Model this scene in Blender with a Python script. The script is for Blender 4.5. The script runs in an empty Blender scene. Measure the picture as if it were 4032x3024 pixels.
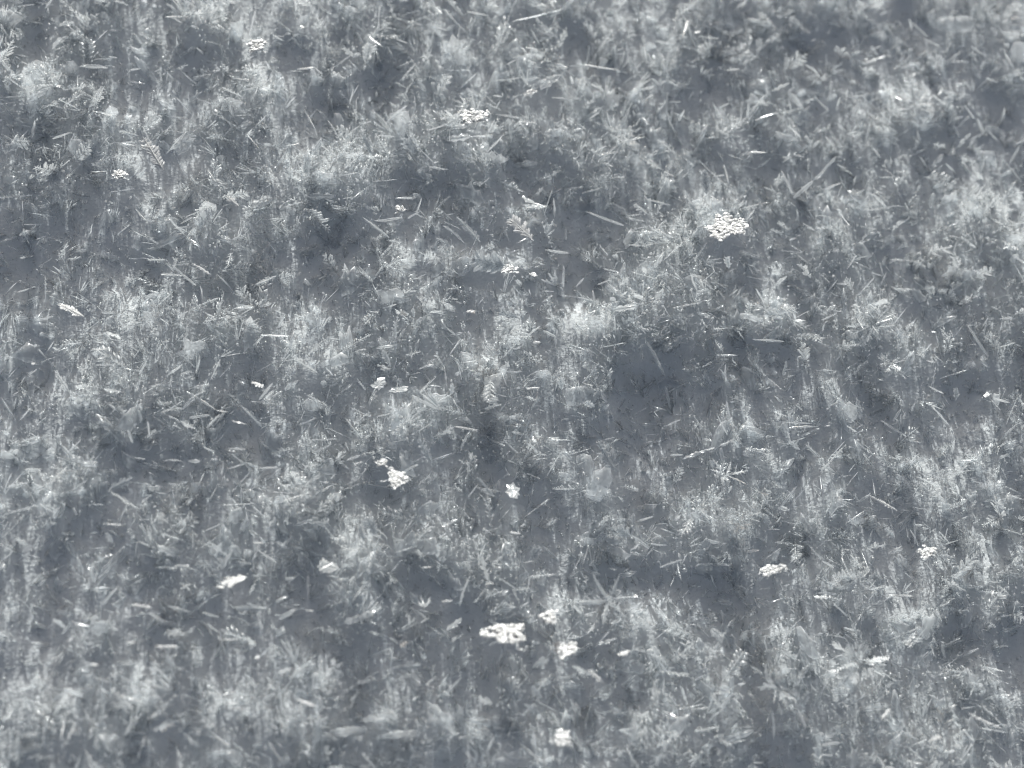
import bpy, math
import numpy as np
from mathutils import Matrix, Vector

# ------------------------------------------------------------------ scene, camera, sky, sun, exposure
# 1 Blender unit = 1 cm (a macro view of a snow surface, the frame is about 4 cm wide)
sc = bpy.context.scene
sc.unit_settings.system = 'METRIC'
sc.unit_settings.scale_length = 0.01
rng = np.random.default_rng(7)

ELEV = math.radians(69.0)
LENS = 50.0
TANH = 18.0 / LENS
DIST = 2.0 / TANH
CAM = np.array([0.0, -math.cos(ELEV), math.sin(ELEV)]) * DIST
FWD = -CAM / np.linalg.norm(CAM)
RIGHT = np.array([1.0, 0.0, 0.0])
UP = np.array([0.0, math.sin(ELEV), math.cos(ELEV)])
SUN_ELEV = math.radians(10.0)
SUN_AZ = math.radians(-3.0)          # about the vertical, 0 = straight away from the viewer
SUN_DIR = np.array([math.sin(SUN_AZ) * math.cos(SUN_ELEV), math.cos(SUN_AZ) * math.cos(SUN_ELEV), math.sin(SUN_ELEV)])

cd = bpy.data.cameras.new('camera')
cam = bpy.data.objects.new('camera', cd)
sc.collection.objects.link(cam)
cam.location = CAM
cam.rotation_euler = (math.pi / 2 - ELEV, 0, 0)
cd.lens = LENS
cd.sensor_width = 36.0
cd.clip_start = 0.05
cd.clip_end = 20000.0
cd.dof.use_dof = True
cd.dof.focus_distance = DIST - 0.03
cd.dof.aperture_fstop = 0.47
cd.dof.aperture_blades = 0
sc.camera = cam

world = bpy.data.worlds.new('World')
sc.world = world
world.use_nodes = True
wn = world.node_tree.nodes
wl = world.node_tree.links
sky = wn.new('ShaderNodeTexSky')
sky.sky_type = 'NISHITA'
sky.sun_disc = False
sky.sun_elevation = SUN_ELEV
sky.sun_rotation = SUN_AZ
sky.air_density = 0.55
sky.dust_density = 2.5
sky.ozone_density = 0.3
bg = wn['Background']
bg.inputs['Strength'].default_value = 0.13
haze_tint = wn.new('ShaderNodeHueSaturation')       # a milky, thinly veiled winter sky
haze_tint.inputs['Saturation'].default_value = 0.56
wl.new(sky.outputs['Color'], haze_tint.inputs['Color'])
wl.new(haze_tint.outputs['Color'], bg.inputs['Color'])

sd = bpy.data.lights.new('sun', 'SUN')
sd.energy = 5.0
sd.angle = math.radians(0.53)
sd.color = (0.97, 0.995, 0.975)
sun = bpy.data.objects.new('sun', sd)
sc.collection.objects.link(sun)
sun.rotation_euler = Vector(SUN_DIR).to_track_quat('Z', 'Y').to_euler()
sun.location = SUN_DIR * 30

sc.view_settings.view_transform = 'Standard'
sc.view_settings.look = 'None'
sc.view_settings.gamma = 1.0
sc.view_settings.use_curve_mapping = False
sc.view_settings.exposure = 0.1
sc.cycles.max_bounces = 5
sc.cycles.diffuse_bounces = 4
sc.cycles.glossy_bounces = 2
sc.cycles.transmission_bounces = 4
sc.cycles.transparent_max_bounces = 8
sc.cycles.use_fast_gi = True
sc.cycles.fast_gi_method = 'REPLACE'
sc.cycles.ao_bounces_render = 2
world.light_settings.distance = 0.012
world.light_settings.ao_factor = 1.0
sc.cycles.use_light_tree = False
sc.cycles.filter_width = 1.15
sc.cycles.denoising_prefilter = 'ACCURATE'
sc.cycles.sample_clamp_indirect = 4.0
sc.cycles.use_denoising = True
sc.cycles.denoiser = 'OPENIMAGEDENOISE'
sc.cycles.use_adaptive_sampling = True
sc.cycles.adaptive_threshold = 0.09
sc.cycles.caustics_reflective = False
sc.cycles.caustics_refractive = False

# ------------------------------------------------------------------ photo <-> ground
PW, PH = 4032.0, 3024.0


def ray(u, v):
    """Direction of sight through a point of the frame (0..4032, 0..3024)."""
    u = np.asarray(u, float); v = np.asarray(v, float)
    a = (u - PW / 2) / (PW / 2) * TANH
    b = (PH / 2 - v) / (PW / 2) * TANH
    return FWD + a[..., None] * RIGHT + b[..., None] * UP


def slope(x):
    """The bank falls away gently from one side to the other."""
    return -0.24 * np.tanh((x - 0.15) / 1.9)


def on_slope(u, v):
    d = ray(u, v)
    z = np.zeros(np.shape(u))
    for _ in range(6):
        t = (z - CAM[2]) / d[..., 2]
        x = CAM[0] + t * d[..., 0]; y = CAM[1] + t * d[..., 1]
        z = slope(x)
    return x, y


# hollows and mounds of the snow surface: x, y, rx, ry, strength
S2 = PW / 2212.0
HOLLOWS = [
    (70, 110, 32, 110, .8), (270, 230, 32, 60, .7), (170, 380, 34, 60, .5), (290, 600, 52, 70, .9), (30, 640, 55, 55, .7),
    (120, 590, 70, 45, .6), (420, 640, 32, 32, .5), (500, 930, 75, 42, .8), (600, 170, 38, 100, .6), (690, 230, 55, 60, .8),
    (820, 190, 60, 38, .7), (870, 400, 70, 50, .8), (650, 640, 34, 42, .5), (760, 860, 38, 95, 1.1), (880, 825, 62, 30, .9),
    (960, 990, 30, 95, .9), (800, 1080, 60, 45, .7), (700, 1310, 42, 80, 1.1), (880, 1260, 60, 48, .9), (720, 1215, 40, 40, .4),
    (1020, 1500, 32, 150, 1.1), (1110, 75, 85, 60, .9), (1090, 280, 30, 85, .8), (1130, 385, 45, 60, .8), (1010, 530, 65, 26, .9),
    (1200, 550, 62, 48, .9), (1290, 500, 40, 60, .5), (1240, 645, 45, 50, .7), (1260, 120, 60, 70, .8), (1500, 320, 38, 125, 1.2),
    (1560, 600, 62, 60, 1.0), (1640, 770, 62, 40, 1.0), (1380, 860, 50, 60, .8), (1390, 1000, 55, 150, 1.1), (1290, 950, 48, 50, .5),
    (1440, 1258, 120, 28, 1.2), (1520, 1310, 90, 34, .6), (1610, 1320, 60, 60, .6), (1850, 120, 140, 85, .8), (1960, 50, 90, 60, .5),
    (2150, 350, 75, 120, .9), (1990, 335, 80, 60, .5), (1960, 700, 75, 105, .8), (2080, 950, 75, 75, .8), (1730, 1010, 50, 60, .6),
    (1920, 1150, 100, 60, .9), (2150, 1190, 50, 60, .9), (2190, 1450, 40, 80, .8), (2080, 1400, 60, 40, .6), (1930, 1260, 42, 60, .6),
    (1840, 1390, 70, 50, .5), (590, 1500, 60, 30, .4), (500, 1600, 30, 85, .9), (60, 1000, 80, 60, .7), (50, 870, 60, 60, .4),
    (200, 1180, 100, 55, .7), (330, 1000, 60, 50, .5), (30, 1260, 50, 60, .6), (80, 1450, 60, 60, .5), (1010, 1345, 40, 55, .7),
    (1450, 1560, 40, 50, .5), (1180, 1590, 40, 50, .4), (1320, 1420, 70, 30, .6), (1700, 1180, 50, 40, .6), (390, 130, 60, 60, .4),
    (300, 1420, 70, 60, .4), (1790, 400, 70, 50, .5), (1880, 900, 60, 60, .5),
]
MOUNDS = [
    (435, 45, 55, 50, 1.0), (18, 170, 34, 44, .7), (990, 315, 85, 75, .9), (1185, 190, 55, 70, .9), (1200, 310, 70, 60, .9),
    (1600, 130, 42, 60, .8), (740, 400, 100, 70, 1.1), (490, 500, 75, 62, .8), (1065, 570, 70, 34, .9), (1120, 490, 50, 34, .5),
    (1450, 600, 90, 110, 1.0), (1410, 690, 110, 65, .9), (1885, 705, 65, 55, 1.0), (1700, 705, 85, 42, .7), (865, 955, 85, 75, 1.1),
    (660, 1075, 75, 52, 1.0), (1060, 840, 62, 58, .8), (920, 1175, 85, 60, .9), (770, 1225, 60, 65, .8), (770, 1330, 60, 38, .7),
    (1100, 1290, 62, 85, .9), (1340, 1050, 80, 52, .7), (1500, 1140, 95, 62, .9), (1565, 500, 55, 60, .9), (2170, 1250, 60, 65, .9),
    (1970, 230, 65, 46, .8), (2110, 490, 65, 52, .7), (560, 1560, 90, 80, .7), (300, 860, 85, 40, .6), (250, 1520, 120, 60, .6),
    (1470, 1590, 95, 52, .8), (1960, 1625, 110, 52, .8), (1640, 1480, 85, 62, .6), (1280, 1340, 60, 60, .5), (940, 1560, 65, 60, .6),
    (210, 240, 80, 80, .4), (520, 270, 90, 90, .4), (1800, 560, 60, 60, .5), (1150, 1000, 70, 60, .5), (560, 720, 90, 60, .4),
    (1270, 720, 60, 50, .5), (1620, 1130, 80, 50, .5), (1840, 1180, 60, 60, .4), (2060, 60, 90, 60, .4), (1080, 1080, 80, 60, .5),
    (660, 780, 50, 60, .5), (1830, 1500, 80, 60, .5), (380, 1130, 120, 60, .4), (700, 1520, 120, 80, .4), (1080, 1180, 70, 50, .5),
]


def blobs(table):
    a = np.array(table, float)
    x, y = on_slope(a[:, 0] * S2, a[:, 1] * S2)
    k = 4.0 / PW * S2
    return x, y, a[:, 2] * k, a[:, 3] * k / math.sin(ELEV), a[:, 4]


BH, BM = blobs(HOLLOWS), blobs(MOUNDS)


def lattice(seed):
    g = np.random.default_rng(seed).random((64, 64))

    def f(x, y):
        xi = np.floor(x).astype(int); yi = np.floor(y).astype(int)
        fx = x - xi; fy = y - yi
        fx = fx * fx * fx * (fx * (fx * 6 - 15) + 10); fy = fy * fy * fy * (fy * (fy * 6 - 15) + 10)
        a = g[xi % 64, yi % 64]; b = g[(xi + 1) % 64, yi % 64]; c = g[xi % 64, (yi + 1) % 64]; d = g[(xi + 1) % 64, (yi + 1) % 64]
        return (a * (1 - fx) + b * fx) * (1 - fy) + (c * (1 - fx) + d * fx) * fy - 0.5
    return f


N1, N2, N3, N4, N5, N6 = [lattice(s) for s in (11, 12, 13, 14, 15, 16)]


def relief(x, y):
    """(blob field, roughness): positive on mounds, negative in hollows."""
    b = np.zeros(np.shape(x))
    for X, Y, rx, ry, s in zip(*BM):
        b += 1.2 * s * np.exp(-(((x - X) / rx) ** 2 + ((y - Y) / ry) ** 2) * 0.9)
    for X, Y, rx, ry, s in zip(*BH):
        b -= 0.7 * s * np.exp(-(((x - X) / rx) ** 2 + ((y - Y) / ry) ** 2) * 0.8)
    out = np.clip(np.maximum(np.abs(x) - 2.0, np.abs(y + 0.02) - 1.75) / 0.3, 0, 1)
    b = 1.05 * b + (0.25 + 0.9 * out) * N1(x / 0.24, y / 0.50) * 1.1 + 0.8 * N2(x / 0.11, y / 0.2) + 0.65 * N5(x / 0.15 + 7, y / 0.6)
    return b


def height(x, y):
    b = relief(x, y)
    h = 0.014 * np.tanh(b * 0.9) + 0.02 * b * (b < 0) + 0.014 * np.maximum(b - 0.3, 0)
    h = h + 0.012 * N3(x / 0.09, y / 0.16) + 0.007 * N4(x / 0.04, y / 0.05)
    return h + slope(x)


# ------------------------------------------------------------------ materials
def material(name, color, rough, trans, spec=0.5, clear=0.0, coat=0.0, grain=None, bump=0.0, bump_scale=60.0):
    m = bpy.data.materials.new(name)
    m.use_nodes = True
    n = m.node_tree.nodes; l = m.node_tree.links
    p = n['Principled BSDF']; out = n['Material Output']
    p.inputs['Roughness'].default_value = rough
    p.inputs['IOR'].default_value = 1.31
    p.inputs['Specular IOR Level'].default_value = spec
    tex = n.new('ShaderNodeTexNoise'); tc = n.new('ShaderNodeTexCoord')
    tex.inputs['Scale'].default_value = grain or 25.0
    tex.inputs['Detail'].default_value = 4.0
    geo = n.new('ShaderNodeNewGeometry')
    l.new(geo.outputs['Position'], tex.inputs['Vector'])
    ramp = n.new('ShaderNodeMix'); ramp.data_type = 'RGBA'
    c = np.array(color)
    ramp.inputs['A'].default_value = (*(c * 0.93), 1)
    ramp.inputs['B'].default_value = (*np.minimum(c * 1.05, 0.97), 1)
    l.new(tex.outputs['Fac'], ramp.inputs['Factor'])
    l.new(ramp.outputs['Result'], p.inputs['Base Color'])
    tr = n.new('ShaderNodeBsdfTranslucent')
    l.new(ramp.outputs['Result'], tr.inputs['Color'])
    mix = n.new('ShaderNodeMixShader')
    mix.inputs[0].default_value = trans
    l.new(p.outputs[0], mix.inputs[1]); l.new(tr.outputs[0], mix.inputs[2])
    if clear:
        tp = n.new('ShaderNodeBsdfTransparent'); tp.inputs['Color'].default_value = (0.97, 0.985, 1.0, 1)
        mx = n.new('ShaderNodeMixShader'); mx.inputs[0].default_value = clear
        l.new(mix.outputs[0], mx.inputs[1]); l.new(tp.outputs[0], mx.inputs[2])
        mix = mx
    if coat:
        gl = n.new('ShaderNodeBsdfGlossy'); gl.inputs['Roughness'].default_value = rough
        mg = n.new('ShaderNodeMixShader'); mg.inputs[0].default_value = coat
        l.new(mix.outputs[0], mg.inputs[1]); l.new(gl.outputs[0], mg.inputs[2])
        mix = mg
    l.new(mix.outputs[0], out.inputs['Surface'])
    if bump:
        t2 = n.new('ShaderNodeTexNoise'); t2.inputs['Scale'].default_value = bump_scale; t2.inputs['Detail'].default_value = 3.0
        l.new(geo.outputs['Position'], t2.inputs['Vector'])
        b = n.new('ShaderNodeBump'); b.inputs['Strength'].default_value = bump; b.inputs['Distance'].default_value = 0.01
        l.new(t2.outputs['Fac'], b.inputs['Height'])
        l.new(b.outputs['Normal'], p.inputs['Normal'])
    return m


M_BED = material('snow_bed', (0.745, 0.775, 0.785), 0.7, 0.0, 0.2, grain=30.0, bump=0.4, bump_scale=70.0)
M_ICE = material('clear_ice', (0.92, 0.955, 0.962), 0.20, 0.60, 0.3, 0.60, 0.05)
M_FROST = material('frosted_ice', (0.92, 0.955, 0.962), 0.26, 0.56, 0.3, 0.52, 0.05)
M_GRAIN = material('ice_grain', (0.92, 0.955, 0.962), 0.15, 0.62, 0.3, 0.3, 0.12)
M_PANE = material('thin_ice', (0.93, 0.96, 0.965), 0.3, 0.6, 0.2, 0.74, 0.03)
M_RIME = material('white_rime', (0.94, 0.96, 0.97), 0.36, 0.5, 0.3, 0.15, 0.07)

# ------------------------------------------------------------------ crystal shapes (long axis +X, flat face +Z)
def closed(outline, hz, r):
    """A flat piece with a low ridge on both faces: outline in XY, crest through its middle."""
    o = np.array(outline, float); n = len(o)
    c = o.mean(0)
    v = np.vstack([np.c_[o, np.zeros(n)], [[c[0], c[1], hz]], [[c[0], c[1], -hz]]])
    f = []
    for i in range(n):
        j = (i + 1) % n
        f.append((i, j, n)); f.append((j, i, n + 1))
    return v, f


def join(parts):
    V, F, k = [], [], 0
    for v, f in parts:
        V.append(v); F += [tuple(i + k for i in q) for q in f]; k += len(v)
    return np.vstack(V), F


def moved(vf, ang=0.0, scale=(1, 1, 1), at=(0, 0, 0)):
    v, f = vf
    v = v * np.array(scale)
    c, s = math.cos(ang), math.sin(ang)
    v = np.c_[v[:, 0] * c - v[:, 1] * s, v[:, 0] * s + v[:, 1] * c, v[:, 2]]
    return v + np.array(at), f


def needle(r, w=0.075, sides=5):
    """A thin, slightly crooked prism, pointed at one end and blunt at the other."""
    xs = [0.0, 0.12 + 0.1 * r.random(), 0.5 + 0.1 * r.random(), 0.86, 1.0]
    ws = [0.45, 0.9, 1.0, 0.7, 0.08]
    bend = (r.random() - .5) * 0.05
    V = []
    for k, (x, q) in enumerate(zip(xs, ws)):
        for s in range(sides):
            a = 2 * math.pi * s / sides
            q2 = q * w * 0.5 * (0.65 + 0.7 * r.random())
            V.append((x, math.cos(a) * q2 + bend * math.sin(x * math.pi), math.sin(a) * q2 * 0.8))
    F = []
    for k in range(len(xs) - 1):
        for s in range(sides):
            t = (s + 1) % sides
            F.append((k * sides + s, k * sides + t, (k + 1) * sides + t, (k + 1) * sides + s))
    F.append(tuple(range(sides))[::-1]); F.append(tuple(range((len(xs) - 1) * sides, len(xs) * sides)))
    return np.array(V), F


def blade(r, w=0.22, n=5, rag=0.4):
    """A flat splinter of ice: broken, uneven edges, blunt ends and a crooked ridge down the middle."""
    xs = np.clip(np.linspace(0.05, 0.95, n) + 0.3 / n * (r.random(n) - .5), 0.03, 0.97)
    prof = np.minimum(1, np.minimum(xs / (0.1 + 0.3 * r.random()), (1 - xs) / (0.1 + 0.45 * r.random()))) ** 0.7
    up = prof * w / 2 * (1.1 - rag * r.random(n)) * np.where(np.arange(n) % 2, 1.0, 1 - 0.6 * rag); dn = -prof * w / 2 * (1.1 - rag * r.random(n)) * np.where(np.arange(n) % 2, 1 - 0.6 * rag, 1.0)
    bend = (r.random() - .5) * 0.10 * np.sin(np.pi * xs)
    up = up + bend; dn = dn + bend
    mid = (up + dn) * .5 + w * 0.25 * (r.random(n) - .5)
    tt = w * (0.07 + 0.10 * r.random(n))
    ez = w * 0.10 * (r.random((2, n)) - .5)
    V = [(0, 0, 0)] + [(x, y, z) for x, y, z in zip(xs, up, ez[0])] + [(1, 0, 0)] + [(x, y, z) for x, y, z in zip(xs, dn, ez[1])]
    k = len(V)
    V += [(x, m, t) for x, m, t in zip(xs, mid, tt)]
    V += [(x, m, -t) for x, m, t in zip(xs, mid, tt)]
    F = []
    U = lambda i: 1 + i
    D = lambda i: n + 2 + i
    T = lambda i: k + i
    B = lambda i: k + n + i
    for i in range(n - 1):
        F += [(T(i), T(i + 1), U(i + 1), U(i)), (D(i), D(i + 1), T(i + 1), T(i)), (U(i), U(i + 1), B(i + 1), B(i)), (B(i), B(i + 1), D(i + 1), D(i))]
    F += [(0, T(0), U(0)), (0, D(0), T(0)), (0, U(0), B(0)), (0, B(0), D(0))]
    e = n + 1; q = n - 1
    F += [(e, U(q), T(q)), (e, T(q), D(q)), (e, B(q), U(q)), (e, D(q), B(q))]
    return np.array(V, float), F


def twig(r):
    """One side branch of a fern crystal: a small ridged lozenge with a blunt, lobed tip."""
    o = [(0, -.12), (.5, -.15), (.84, -.13 - .05 * r.random()), (1, .01), (.7, .16), (0, .12)]
    return closed(o, 0.06, r)


def fern_layout(r, pairs, width, angle=math.radians(48)):
    """Side branches of a fern arm: (x, angle, length)."""
    out = []
    for i in range(pairs):
        x = 0.06 + 0.88 * i / pairs
        env = math.sin(math.pi * min(1.0, (x * 0.92 + 0.12)) ** 0.9) ** 0.6
        for s in (-1, 1):
            L = width * 0.62 * env * (0.35 + 0.85 * r.random())
            if r.random() < 0.12:
                continue
            out.append((x + 0.03 * r.random(), s * (angle + 0.34 * (r.random() - .5)), max(L, 0.05)))
    return out


def fern(r, pairs=6, width=0.45):
    P = [moved(needle(r, 0.06, 3))]
    for x, a, L in fern_layout(r, pairs, width):
        P.append(moved(twig(r), a, (L, L * 0.95, L * 0.6), (x, 0, 0.02 * (r.random() - .5))))
    return join(P)


def spray(r):
    """A loose sheaf of thin blades and needles fanning out from one root."""
    P = []
    for i in range(int(r.integers(4, 8))):
        a = (r.random() - .5) * 0.9; L = 0.45 + 0.55 * r.random()
        q = needle(r, 0.055, 3) if r.random() < .6 else blade(r, 0.12, 5)
        v, f = moved(q, a, (L, L, L))
        t = (r.random() - .5) * 0.7
        v = np.c_[v[:, 0] * math.cos(t) - v[:, 2] * math.sin(t), v[:, 1], v[:, 0] * math.sin(t) + v[:, 2] * math.cos(t)]
        P.append((v, f))
    return join(P)


def plate(r, n=9):
    """A broken flat crystal with a ragged rim, low ribs and uneven faces."""
    a = np.linspace(0, 2 * np.pi, n, endpoint=False) + 0.5 / n * 6 * (r.random(n) - .5)
    rad = 0.5 * (0.6 + 0.4 * r.random(n)) * np.where(np.arange(n) % 2, 1.0, 0.78)
    rad *= 1 + 0.25 * np.sin(2 * a + 6 * r.random())
    o = np.c_[np.cos(a) * rad, np.sin(a) * rad * (0.6 + 0.3 * r.random())]
    t = 0.018
    inner = o * 0.5 + 0.05 * (r.random((n, 2)) - .5)
    rib = np.where(np.arange(n) % 2, 0.05, 0.0)
    V = np.vstack([np.c_[o, np.full(n, t) * (0.3 + r.random(n)) + 0.03 * (r.random(n) - .5)], np.c_[o, -np.full(n, t) + 0.0], np.c_[inner, t + rib + 0.03 * r.random(n)], np.c_[inner, -t - rib - 0.03 * r.random(n)], [[0, 0, 2 * t], [0, 0, -2 * t]]])
    F = []
    for i in range(n):
        j = (i + 1) % n
        F += [(n + i, n + j, j, i), (i, j, 2 * n + j, 2 * n + i), (n + j, n + i, 3 * n + i, 3 * n + j), (2 * n + i, 2 * n + j, 4 * n), (3 * n + j, 3 * n + i, 4 * n + 1)]
    return V, F


def grain(r):
    """An angular little lump of ice."""
    v = np.array([(1, 0, 0), (-1, 0, 0), (0, 1, 0), (0, -1, 0), (0, 0, 1), (0, 0, -1), (.62, .62, .5), (-.6, .6, -.5)], float)[:6]
    v = v * (0.7 + 0.6 * r.random((6, 1))) * 0.5 + 0.12 * (r.random((6, 3)) - .5)
    f = [(0, 2, 4), (2, 1, 4), (1, 3, 4), (3, 0, 4), (2, 0, 5), (1, 2, 5), (3, 1, 5), (0, 3, 5)]
    return v, f


def lump(r):
    """A rounded, faceted bead of rime."""
    t = (1 + 5 ** .5) / 2
    v = np.array([(-1, t, 0), (1, t, 0), (-1, -t, 0), (1, -t, 0), (0, -1, t), (0, 1, t), (0, -1, -t), (0, 1, -t), (t, 0, -1), (t, 0, 1), (-t, 0, -1), (-t, 0, 1)], float)
    v = v / np.linalg.norm(v[0]) * 0.5 * (0.75 + 0.5 * r.random((12, 1)))
    f = [(0, 11, 5), (0, 5, 1), (0, 1, 7), (0, 7, 10), (0, 10, 11), (1, 5, 9), (5, 11, 4), (11, 10, 2), (10, 7, 6), (7, 1, 8), (3, 9, 4), (3, 4, 2), (3, 2, 6), (3, 6, 8), (3, 8, 9), (4, 9, 5), (2, 4, 11), (6, 2, 10), (8, 6, 7), (9, 8, 1)]
    return v, f


# ------------------------------------------------------------------ building helpers
def mesh_from(name, V, F, mat):
    me = bpy.data.meshes.new(name)
    me.from_pydata([tuple(p) for p in V], [], [tuple(f) for f in F])
    me.materials.append(mat)
    me.update()
    return me


def fast_mesh(name, V, loops, starts, totals, mat):
    me = bpy.data.meshes.new(name)
    me.vertices.add(len(V)); me.vertices.foreach_set('co', V.astype(np.float32).ravel())
    me.loops.add(len(loops)); me.loops.foreach_set('vertex_index', loops.astype(np.int32))
    me.polygons.add(len(starts)); me.polygons.foreach_set('loop_start', starts.astype(np.int32)); me.polygons.foreach_set('loop_total', totals.astype(np.int32))
    me.materials.append(mat)
    me.update(calc_edges=True)
    return me


def link(name, data, parent=None, label=None, category=None, group=None, kind=None, matrix=None):
    o = bpy.data.objects.new(name, data)
    sc.collection.objects.link(o)
    if parent is not None:
        o.parent = parent
    if matrix is not None:
        o.matrix_basis = matrix
    for k, v in (('label', label), ('category', category), ('group', group), ('kind', kind)):
        if v:
            o[k] = v
    return o


# ------------------------------------------------------------------ the snow ground: one sheet, fine under the view and wide beyond it
def spaced(a, b, step, far):
    inner = np.arange(a, b + step / 2, step)
    grow = [step * 3]
    while grow[-1] < far:
        grow.append(grow[-1] * 1.55)
    g = np.array(grow)
    return np.concatenate([(a - g)[::-1], inner, b + g])


gx = spaced(-2.9, 2.9, 0.016, 4000.0); gy = spaced(-2.4, 2.7, 0.016, 4000.0)
GX, GY = np.meshgrid(gx, gy, indexing='ij')
GZ = height(GX, GY)
nx, ny = GX.shape
idx = np.arange(nx * ny).reshape(nx, ny)
quads = np.stack([idx[:-1, :-1], idx[1:, :-1], idx[1:, 1:], idx[:-1, 1:]], -1).reshape(-1)
nq = len(quads) // 4
me = fast_mesh('snow_ground', np.stack([GX, GY, GZ], -1).reshape(-1, 3), quads, np.arange(nq) * 4, np.full(nq, 4), M_BED)
me.polygons.foreach_set('use_smooth', np.ones(nq, bool))
link('snow_ground', me, kind='structure', label='blue grey snow bed with soft hollows between the ice crystals', category='snow')

hx = (gx >= -2.9 - 1e-6) & (gx <= 2.9 + 1e-6); hy = (gy >= -2.4 - 1e-6) & (gy <= 2.7 + 1e-6)
HZ = GZ[np.ix_(hx, hy)]; HX0, HY0, HS = gx[hx][0], gy[hy][0], 0.016


def H(x, y):
    i = np.clip((np.asarray(x) - HX0) / HS, 0, HZ.shape[0] - 1.001); j = np.clip((np.asarray(y) - HY0) / HS, 0, HZ.shape[1] - 1.001)
    a = i.astype(int); b = j.astype(int); fa = i - a; fb = j - b
    return (HZ[a, b] * (1 - fa) + HZ[a + 1, b] * fa) * (1 - fb) + (HZ[a, b + 1] * (1 - fa) + HZ[a + 1, b + 1] * fa) * fb


# ------------------------------------------------------------------ the mass of small crystals nobody could count
def frames(axis, roll):
    """Rotation matrices (n,3,3) with columns x=axis, y, z, rolled about the axis."""
    a = axis / np.linalg.norm(axis, axis=1, keepdims=True)
    ref = np.where(np.abs(a[:, 2:3]) > 0.9, np.array([[1.0, 0, 0]]), np.array([[0, 0, 1.0]]))
    y = np.cross(ref, a); y /= np.linalg.norm(y, axis=1, keepdims=True)
    z = np.cross(a, y)
    c = np.cos(roll)[:, None]; s = np.sin(roll)[:, None]
    return np.stack([a, y * c + z * s, -y * s + z * c], 2)


KEEP_OUT = []        # where a single crystal lies on top: x, y, radius


def scatter(n, lo, hi, gamma=1.0):
    """Points of the ground, thick on mounds and thin in hollows."""
    X, Y, B = [], [], []
    got = 0
    while got < n:
        x = rng.uniform(-2.75, 2.75, n * 2); y = rng.uniform(-2.2, 2.5, n * 2)
        b = relief(x, y) + 0.9 * N6(x / 0.08, y / 0.1)
        p = np.clip((b - lo) / (hi - lo), 0, 1) ** gamma
        p = p * (1 - 0.5 * np.clip((b - 1.0) / 1.2, 0, 1))
        edge = np.clip(np.maximum(np.abs(x) - 2.15, np.abs(y - 0.02) - 1.85) / 0.3, 0, 1)
        p = (0.24 + 0.76 * p) * (1 - 0.55 * edge)
        k = rng.random(n * 2) < p
        for cx, cy, cr in KEEP_OUT:
            k &= (x - cx) ** 2 + (y - cy - 0.0) ** 2 > cr * cr
        X.append(x[k]); Y.append(y[k]); B.append(b[k]); got += k.sum()
    return np.concatenate(X)[:n], np.concatenate(Y)[:n], np.concatenate(B)[:n]


def heap(name, label, category, shapes, n, size, lift, elev, mat, lo, hi, gamma=1.0, squash=1.0, roll_free=True):
    x, y, b = scatter(n, lo, hi, gamma)
    z = H(x, y) + lift[0] + (lift[1] - lift[0]) * rng.random(n) ** 1.4 * np.clip(b * 0.9 + 0.45, 0.06, 1.7)
    az = rng.uniform(0, 2 * np.pi, n)
    el = rng.uniform(elev[0], elev[1], n)
    ax = np.stack([np.cos(az) * np.cos(el), np.sin(az) * np.cos(el), np.sin(el)], 1)
    ax[:, 1] += 0.22; ax[:, 0] -= 0.08
    R = frames(ax, rng.uniform(0, 2 * np.pi, n))
    s = size[0] + (size[1] - size[0]) * rng.random(n) ** 2.2
    which = rng.integers(0, len(shapes), n)
    Vs, Ls, Ts, base = [], [], [], 0
    for k, (v, f) in enumerate(shapes):
        m = np.where(which == k)[0]
        if not len(m):
            continue
        P = np.einsum('nij,vj->nvi', R[m] * s[m, None, None], v) + np.stack([x[m], y[m], z[m]], 1)[:, None, :]
        lf = np.array([i for q in f for i in q]); tt = np.array([len(q) for q in f])
        Vs.append(P.reshape(-1, 3))
        Ls.append((lf[None, :] + (np.arange(len(m)) * len(v))[:, None] + base).ravel()); Ts.append(np.tile(tt, len(m)))
        base += len(m) * len(v)
    T = np.concatenate(Ts)
    me = fast_mesh(name, np.vstack(Vs), np.concatenate(Ls), np.concatenate([[0], np.cumsum(T)[:-1]]), T, mat)
    return link(name, me, label=label, category=category, kind='stuff')


R_ = np.random.default_rng(21)
# ------------------------------------------------------------------ single crystals that stand out
# Places are read off the view in nine fields (three by three) of 2212 x 1659 steps each.
def spot(f, x, y):
    return (f % 3) * 1344 + x * 1344 / 2212, (f // 3) * 1008 + y * 1008 / 1659


def above(u, v, lift):
    """The point over the snow, LIFT cm above its surface, seen at (u, v)."""
    d = ray(np.float64(u), np.float64(v))
    z = 0.0
    for _ in range(12):
        t = (z - CAM[2]) / d[2]
        p = CAM + t * d
        z = 0.5 * z + 0.5 * (float(H(p[0], p[1])) + lift)
    t = (z - CAM[2]) / d[2]
    return CAM + t * d


VIEW = CAM / np.linalg.norm(CAM)
HALF = (VIEW + SUN_DIR) / np.linalg.norm(VIEW + SUN_DIR)
RT = np.random.default_rng(99)
PX = 4.0 / PW * 1344 / 2212          # one step of a field, in cm


def frame_of(axis, normal):
    a = axis / np.linalg.norm(axis)
    n = normal - a * (normal @ a); n /= np.linalg.norm(n)
    y = np.cross(n, a)
    m = np.identity(4); m[:3, 0] = a; m[:3, 1] = y; m[:3, 2] = n
    return m


def frame_flat(axis, normal):
    """Like frame_of, but the face keeps its direction and the axis gives way."""
    n = normal / np.linalg.norm(normal)
    a = axis - n * (axis @ n); a /= np.linalg.norm(a)
    m = np.identity(4); m[:3, 0] = a; m[:3, 1] = np.cross(n, a); m[:3, 2] = n
    return m


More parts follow.
